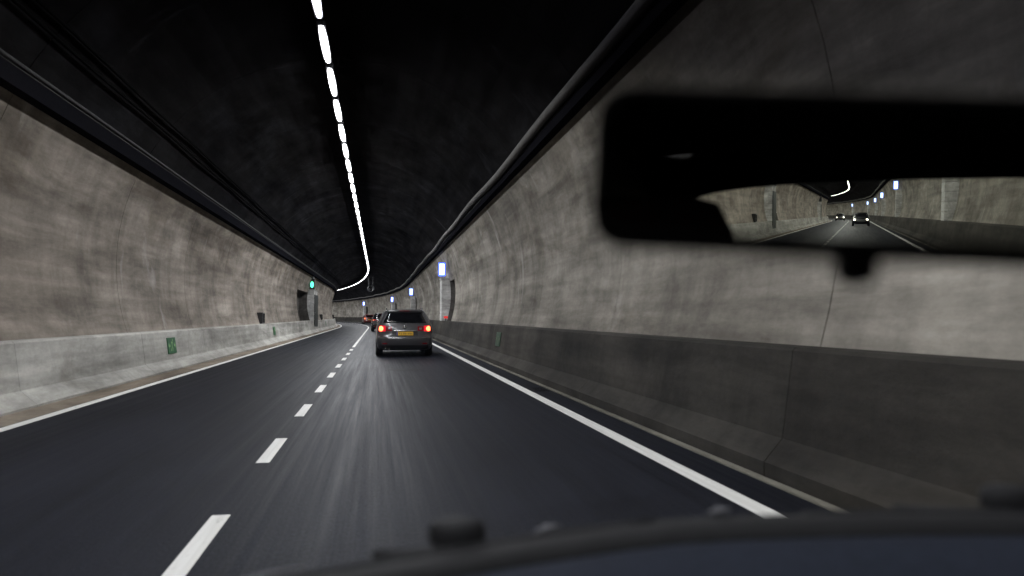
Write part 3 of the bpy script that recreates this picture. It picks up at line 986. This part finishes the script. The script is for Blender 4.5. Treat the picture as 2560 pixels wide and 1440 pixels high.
    for sg in (-1, 1):
        mv = [(sg * 0.88, 0.55, 0.99), (sg * 1.0, 0.56, 1.0), (sg * 1.03, 0.58, 1.04), (sg * 1.02, 0.58, 1.12), (sg * 0.98, 0.57, 1.14), (sg * 0.86, 0.55, 1.10)]
        mv2 = [(x * 0.985, y + 0.13, z * 0.99 + 0.008) for x, y, z in mv]
        wm = link('wing_mirror', mesh_of('wing_mirror', mv + mv2, [tuple(range(6)), tuple(range(6, 12))] + [(q, (q + 1) % 6, 6 + (q + 1) % 6, 6 + q) for q in range(6)], paint, False, 0.012), c)
    # wheels
    tp = [(0.205, -0.11), (0.29, -0.115), (0.318, -0.09), (0.322, 0.0), (0.318, 0.09), (0.29, 0.115), (0.205, 0.11)]
    seg = 26
    V, Fc = [], []
    for k in range(seg):
        t = 2 * math.pi * k / seg
        for r_, x in tp: V.append((x, r_ * math.cos(t), r_ * math.sin(t)))
    m7 = len(tp)
    for k in range(seg):
        for j in range(m7): Fc.append((k * m7 + j, k * m7 + (j + 1) % m7, ((k + 1) % seg) * m7 + (j + 1) % m7, ((k + 1) % seg) * m7 + j))
    tyre_me = mesh_of('tyre', V, Fc, 'rubber', True)
    V, Fc = [], []
    for k in range(20):
        t = 2 * math.pi * k / 20
        r_ = 0.20
        V += [(0.09, r_ * math.cos(t), r_ * math.sin(t)), (0.07, 0.13 * math.cos(t), 0.13 * math.sin(t)), (0.095, 0.05 * math.cos(t), 0.05 * math.sin(t)), (-0.10, r_ * math.cos(t), r_ * math.sin(t))]
    for k in range(20):
        a, b = k * 4, ((k + 1) % 20) * 4
        Fc += [(a + 3, b + 3, b, a)]
        Fc += [(a + 1, b + 1, b + 2, a + 2)]
        if k % 4 != 3: Fc += [(a, b, b + 1, a + 1)]
    Fc.append(tuple(k * 4 + 2 for k in range(20)))
    rim_me = mesh_of('rim', V, Fc, 'chrome')
    for sg in (-1, 1):
        for y in (-1.36, 1.34):
            wl = empty('wheel', (sg * 0.79, y, 0.322), 0 if sg > 0 else math.pi)
            wl.parent = c
            link('tyre', tyre_me, wl)
            link('rim', rim_me, wl)
    return c

car = make_car('estate_car', 'paint_grey', 'dark grey estate car with brake lights lit and yellow plate, right ahead')
car.location = P(27.75, 0.84, 0)
carb = make_car('estate_car', 'paint_black', 'black car mostly hidden behind the dark grey estate car', group=None)
carb.location = P(68.0, 0.36, 0)
carb.rotation_euler.z = R(1.0)
carc = make_car('hatchback_car', 'paint_red', 'farthest car on the bend with red tail lights, under the smallest blue edged sign')
carc.location = P(128, 0.55, 0)
carc.rotation_euler.z = heading(128)
card = make_car('estate_car', 'paint_black', 'car following in our lane with headlights on, in the mirror', lit_head=True, brake=False)
card.location = P(-98, 0.75, 0)
card.rotation_euler.z = heading(-98)
care = make_car('estate_car', 'paint_black', 'car in the other lane behind us with headlights on, in the mirror', lit_head=True, brake=False)
care.location = P(-176, -2.6, 0)
care.rotation_euler.z = heading(-176)

# ------------------------------------------------------------------ the car we sit in
def ray(px, py):
    v = Vector(((px - CW / 2) / F_PX, (CH / 2 - py) / F_PX, -1.0))
    return CAM_ROT @ v
own = empty('own_car', (0.37, 0, 0.30))
tag(own, 'dark car cabin we look out of, with dashboard, windscreen, wipers and inside mirror', 'car')
OFF = -Vector(own.location)
def part(name, me, parent=own):
    me.transform(Matrix.Translation(OFF))
    return link(name, me, parent)

XC = 0.37
def base_y(x): return 0.985 - 0.17 * abs((x - XC) / 0.6) ** 1.7
def base_z(x): return 1.003 + (0.056 if x < XC else 0.022) * (x - XC)
def screen_pt(u, v):
    """u across -1..1, v up 0..1"""
    x = XC + u * (0.74 - 0.12 * v)
    y = base_y(XC + u * 0.62) * (1 - v) + (0.32 - 0.10 * u * u) * v + 0.035 * math.sin(math.pi * v)
    z = (base_z(x) + 0.012) * (1 - v) + 1.575 * v + 0.02 * math.sin(math.pi * v)
    return (x, y, z)
V = [screen_pt(u, v) for v in lin(0, 1, 10) for u in lin(-1, 1, 16)]
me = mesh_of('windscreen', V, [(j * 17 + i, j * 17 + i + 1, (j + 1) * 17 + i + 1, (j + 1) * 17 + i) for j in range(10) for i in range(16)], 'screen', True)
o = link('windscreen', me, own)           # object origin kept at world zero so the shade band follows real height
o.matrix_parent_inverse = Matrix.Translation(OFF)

# dashboard: rolled top skin falling away towards the driver
V = []
us = lin(-1, 1, 20)
prof = [(-0.031, -0.01), (-0.037, 0.006), (-0.055, 0.009), (-0.12, 0.009), (-0.20, 0.004), (-0.28, -0.012), (-0.34, -0.035), (-0.375, -0.08), (-0.385, -0.16), (-0.36, -0.30), (-0.25, -0.45)]
for dy, dz in prof:
    for u in us:
        x = XC + u * 0.74
        hump = 0.022 * math.exp(-((x - 0.0) / 0.20) ** 2) * math.exp(-((dy + 0.27) / 0.10) ** 2)
        V.append((x, base_y(XC + u * 0.62) + dy, base_z(x) - 0.010 + dz + hump))
nu = len(us)
db = part('dashboard', mesh_of('dashboard', V, [(j * nu + i, j * nu + i + 1, (j + 1) * nu + i + 1, (j + 1) * nu + i) for j in range(len(prof) - 1) for i in range(nu - 1)], 'dash', True))
# black scuttle outside the glass
V = []
us = lin(-1, 1, 24)
pr = [(-0.034, -0.030), (-0.030, 0.000), (0.0, 0.009), (0.035, 0.008), (0.05, -0.008), (0.14, -0.07)]
for dy, dz in pr:
    for u in us:
        x = XC + u * 0.76
        V.append((x, base_y(XC + u * 0.62) + dy, base_z(x) + dz))
nu = len(us)
part('scuttle', mesh_of('scuttle', V, [(j * nu + i, j * nu + i + 1, (j + 1) * nu + i + 1, (j + 1) * nu + i) for j in range(len(pr) - 1) for i in range(nu - 1)], 'cab_black', True))
# wipers lying along the foot of the glass
def on_scuttle(x, dy, dz): return Vector((x, base_y(XC + (x - XC) * 0.62 / 0.76) + dy, base_z(x) + dz))
def wiper(x0, x1, nub):
    b = part('wiper', tube('wiper', [on_scuttle(x, 0.03, 0.004) for x in lin(x0, x1, 14)], 0.009, 'cab_black', 8))
    part('wiper_arm', tube('wiper_arm', [on_scuttle(x, 0.05 + 0.02 * q, -0.006 + 0.002 * math.sin(3 * q)) for q, x in enumerate(lin(nub, x0 + 0.45 * (x1 - x0), 3))], [0.014, 0.011, 0.009, 0.007], 'cab_black', 8), b)
    vv = []
    p = on_scuttle(nub, 0.06, 0.02)
    for zz, k_ in ((-0.01, 1.0), (0.006, 1.0), (0.014, 0.85), (0.017, 0.6)):
        for q in range(16):
            vv.append((p.x + 0.036 * k_ * math.cos(2 * math.pi * q / 16), p.y + 0.03 * k_ * math.sin(2 * math.pi * q / 16), p.z + zz))
    part('spindle_cap', mesh_of('spindle_cap', vv, [(j * 16 + q, j * 16 + (q + 1) % 16, (j + 1) * 16 + (q + 1) % 16, (j + 1) * 16 + q) for j in range(3) for q in range(16)] + [tuple(range(48, 64))], 'cab_black', True), b)
    return b
b1 = wiper(-0.30, 0.36, 0.100)
b2 = wiper(0.56, 0.93, 0.84)
for x, l_, r_ in ((-0.125, 0.045, 0.0035), (0.215, 0.018, 0.005), (0.452, 0.016, 0.006)):  # thin pale bars added to stand in for glints along the scuttle
    part('glint_bar', tube('glint_bar', [on_scuttle(x - l_, 0.04, 0.010), on_scuttle(x, 0.04, 0.014), on_scuttle(x + l_, 0.04, 0.014)], [r_ * 0.4, r_, r_ * 0.4], 'glint_pale', 8))

# bonnet in front of the scuttle (below the line of sight)
V = []
for j, (yy, zz) in enumerate(((1.13, 0.82), (1.4, 0.77), (1.7, 0.69), (1.9, 0.62), (2.0, 0.52), (2.0, 0.35))):
    for u in lin(-1, 1, 12):
        V.append((XC + u * (0.78 - 0.02 * j), yy - 0.14 * u * u, zz - 0.02 * u * u))
part('bonnet', mesh_of('bonnet', V, [(j * 13 + i, j * 13 + i + 1, (j + 1) * 13 + i + 1, (j + 1) * 13 + i) for j in range(5) for i in range(12)], 'paint_black', True))

# headlights of the car we sit in
for sg in (-1, 1):
    h = part('headlight', tube('headlight', [(XC + sg * 0.62, 1.90, 0.44), (XC + sg * 0.62, 2.02, 0.44), (XC + sg * 0.62, 2.03, 0.44)], [0.05, 0.075, 0.07], 'head_off', 14))

# roof, pillars, doors, floor
V = []
for yy, zz in ((0.33, 1.585), (0.1, 1.615), (-0.6, 1.625), (-1.5, 1.59), (-2.05, 1.52)):
    for u in lin(-1, 1, 10):
        V.append((XC + u * 0.75, yy - 0.08 * u * u, zz - 0.05 * u ** 4))
part('roof', mesh_of('roof', V, [(j * 11 + i, j * 11 + i + 1, (j + 1) * 11 + i + 1, (j + 1) * 11 + i) for j in range(4) for i in range(10)], 'cab_roof', True))
for sg in (-1, 1):
    xs0, xs1 = XC + sg * 0.80, XC + sg * 0.655
    part('front_pillar', tube('front_pillar', [(xs0, 0.78, 0.98), (XC + sg * 0.73, 0.55, 1.22), (xs1, 0.24, 1.54), (XC + sg * 0.63, 0.0, 1.59)], 0.042, 'cab_black', 10))
    part('door_pillar', tube('door_pillar', [(xs0, -0.55, 0.5), (XC + sg * 0.77, -0.55, 1.05), (xs1, -0.5, 1.57)], 0.05, 'cab_black', 10))
    part('rear_pillar', tube('rear_pillar', [(XC + sg * 0.80, -1.95, 0.95), (XC + sg * 0.77, -1.93, 1.2), (XC + sg * 0.67, -1.75, 1.52)], 0.085, 'cab_black', 10))
    x0, x1 = sorted((XC + sg * 0.80, XC + sg * 0.86))
    part('door', boxes('door', [(x0, x1, -2.1, 0.75, 0.35, 1.0)], 'cab_black', 0.02))
part('floor', boxes('floor', [(XC - 0.79, XC + 0.79, -2.1, 0.9, 0.30, 0.34)], 'cab_cloth'))
for sg in (-1, 1):
    x0, x1 = sorted((XC + sg * 0.735, XC + sg * 0.795))
    part('quarter_panel', boxes('quarter_panel', [(x0, x1, -2.16, -0.50, 0.99, 1.60)], 'cab_black', 0.015))
# tailgate with its window opening
def gate_ring(k, grow=0.0):
    """superellipse outline of the window opening in tailgate plane; k in 0..1"""
    t = 2 * math.pi * k
    c_, s_ = math.cos(t), math.sin(t)
    e = 2 / 5.0
    x = (0.715 + grow) * math.copysign(abs(c_) ** e, c_)
    z = (0.175 + grow) * math.copysign(abs(s_) ** e, s_)
    return x, z
N = 64
V, Fc = [], []
GZ, GY = 1.265, -2.16
def gate_pt(x, z, d=0.0):
    zz = GZ + z - 0.02 * (x / 0.66) ** 2 * (1 if z > 0 else 0.0)
    return (XC + x, GY + 0.45 * max(0, (zz - 1.0)) + 0.06 * (x / 0.66) ** 2 + d, zz)
for lay, d in ((0, 0.0), (1, 0.0), (2, -0.04)):
    for k in range(N):
        if lay == 0:
            x, z = gate_ring(k / N)
            m_ = max(abs(x) / 0.80, abs(z) / 0.30)
            q = 1 / max(m_, 1e-6)
            x, z = x * q, z * q if z > 0 else z * q * 2.6
            zz = GZ + z
            V.append((XC + x, GY + 0.45 * max(0, zz - 1.0) + 0.06, min(zz, 1.56)))
        else:
            x, z = gate_ring(k / N)
            V.append(gate_pt(x, z, d))
for l_ in range(2):
    for k in range(N):
        Fc.append((l_ * N + k, l_ * N + (k + 1) % N, (l_ + 1) * N + (k + 1) % N, (l_ + 1) * N + k))
part('tailgate', mesh_of('tailgate', V, Fc, 'cab_black'))
V = [gate_pt(*gate_ring(k / N), -0.02) for k in range(N)]
part('rear_window', mesh_of('rear_window', V, [tuple(range(N))], 'tint'))

# seats
def seat(x):
    V = []
    lay = [(0.0, 0.45, 0.24, 0.10), (-0.03, 0.60, 0.25, 0.11), (-0.10, 0.85, 0.255, 0.10), (-0.15, 1.05, 0.23, 0.08), (-0.175, 1.10, 0.17, 0.06)]
    for dy, z, hw, hd in lay:
        for q in range(20):
            t = 2 * math.pi * q / 20
            c_, s_ = math.cos(t), math.sin(t)
            V.append((x + hw * math.copysign(abs(c_) ** 0.5, c_), -0.30 + dy + hd * math.copysign(abs(s_) ** 0.6, s_), z))
    n = 20
    b = part('seat_back', mesh_of('seat_back', V, [(j * n + q, j * n + (q + 1) % n, (j + 1) * n + (q + 1) % n, (j + 1) * n + q) for j in range(len(lay) - 1) for q in range(n)] + [tuple(range(n)), tuple(range((len(lay) - 1) * n, len(lay) * n))], 'cab_cloth', True))
    V = []
    lay = [(1.115, 0.10, 0.04), (1.13, 0.17, 0.055), (1.20, 0.17, 0.062), (1.31, 0.15, 0.058), (1.355, 0.125, 0.045), (1.368, 0.08, 0.02)]
    for z, hw, hd in lay:
        for q in range(20):
            t = 2 * math.pi * q / 20
            c_, s_ = math.cos(t), math.sin(t)
            V.append((x + hw * math.copysign(abs(c_) ** 0.6, c_), -0.50 - 0.1 * (z - 1.1) + hd * math.copysign(abs(s_) ** 0.7, s_), z))
    part('headrest', mesh_of('headrest', V, [(j * n + q, j * n + (q + 1) % n, (j + 1) * n + (q + 1) % n, (j + 1) * n + q) for j in range(len(lay) - 1) for q in range(n)] + [tuple(range(n)), tuple(range((len(lay) - 1) * n, len(lay) * n))], 'cab_cloth', True), b)
    for sg in (-0.06, 0.06):
        part('headrest_post', tube('headrest_post', [(x + sg, -0.48, 1.06), (x + sg, -0.50, 1.13)], 0.007, 'chrome', 6), b)
    part('seat_cushion', boxes('seat_cushion', [(x - 0.25, x + 0.25, -0.28, 0.22, 0.42, 0.58)], 'cab_cloth', 0.06))
seat(-0.09)
seat(0.76)
part('rear_bench', boxes('rear_bench', [(XC - 0.66, XC + 0.66, -1.55, -1.38, 0.55, 1.06)], 'cab_cloth', 0.05))

# inside mirror
VP_BACK = ray(2140, 535).normalized()
nrm = (Vector((0, -1, 0.0)) - VP_BACK).normalized()
ctr_dir = ray(2112, 438)
MC = EYE + ctr_dir * 0.42          # ray() has unit depth along the lens axis
up = Vector((0, 0, 1))
ax = up.cross(nrm).normalized()      # across the glass
if ax.x < 0: ax = -ax
vz = nrm.cross(ax).normalized()
if vz.z < 0: vz = -vz
roll = R(-3.4)
ax, vz = ax * math.cos(roll) + vz * math.sin(roll), vz * math.cos(roll) - ax * math.sin(roll)
def rrect(hw, hh, r, n=6, taper=0.0):
    pts = []
    for cx_, cz_, a0 in ((hw - r, hh - r, 0), (-hw + r, hh - r, 90), (-hw + r, -hh + r, 180), (hw - r, -hh + r, 270)):
        for i in range(n + 1):
            a = R(a0 + 90 * i / n)
            pts.append((cx_ + r * math.cos(a), cz_ + r * math.sin(a)))
    return pts
def mpt(x, z, d): return MC + ax * x + vz * z + nrm * d
HW, HH = 0.132, 0.0440
outl = [(x, z + 0.0025) for x, z in rrect(HW - 0.007, HH - 0.0095, 0.015)]
mg = mesh_of('mirror_glass', [mpt(x, z, 0.0) for x, z in outl], [tuple(range(len(outl)))], 'mirror')
# housing: rim round the glass and a bowl behind it
rings = [([(x, z + 0.0025) for x, z in rrect(HW - 0.0075, HH - 0.010, 0.015)], -0.001), (rrect(HW - 0.003, HH - 0.003, 0.018), 0.0025), (rrect(HW, HH, 0.02), 0.001), (rrect(HW, HH, 0.02), -0.012), (rrect(HW - 0.012, HH - 0.008, 0.018), -0.03), (rrect(HW - 0.04, HH - 0.02, 0.012), -0.042)]
V = [mpt(x, z, d) for pts, d in rings for x, z in pts]
n = len(outl)
Fc = [(j * n + q, j * n + (q + 1) % n, (j + 1) * n + (q + 1) % n, (j + 1) * n + q) for j in range(len(rings) - 1) for q in range(n)] + [tuple(range((len(rings) - 1) * n, len(rings) * n))]
im = part('inside_mirror', mesh_of('inside_mirror', V, Fc, 'cab_black', True))
part('mirror_glass', mg, im)
part('dip_lever', tube('dip_lever', [mpt(0.012, -HH + 0.004, -0.012), mpt(0.012, -HH - 0.006, -0.012), mpt(0.012, -HH - 0.012, -0.010)], [0.013, 0.013, 0.008], 'cab_black', 12), im)
part('stalk', tube('stalk', [mpt(0.0, 0.0, -0.04), MC + ctr_dir * 0.05 + Vector((0, 0, 0.004)), MC + ctr_dir * 0.085 + Vector((0, 0, 0.012))], [0.014, 0.011, 0.016], 'cab_black', 10), im)
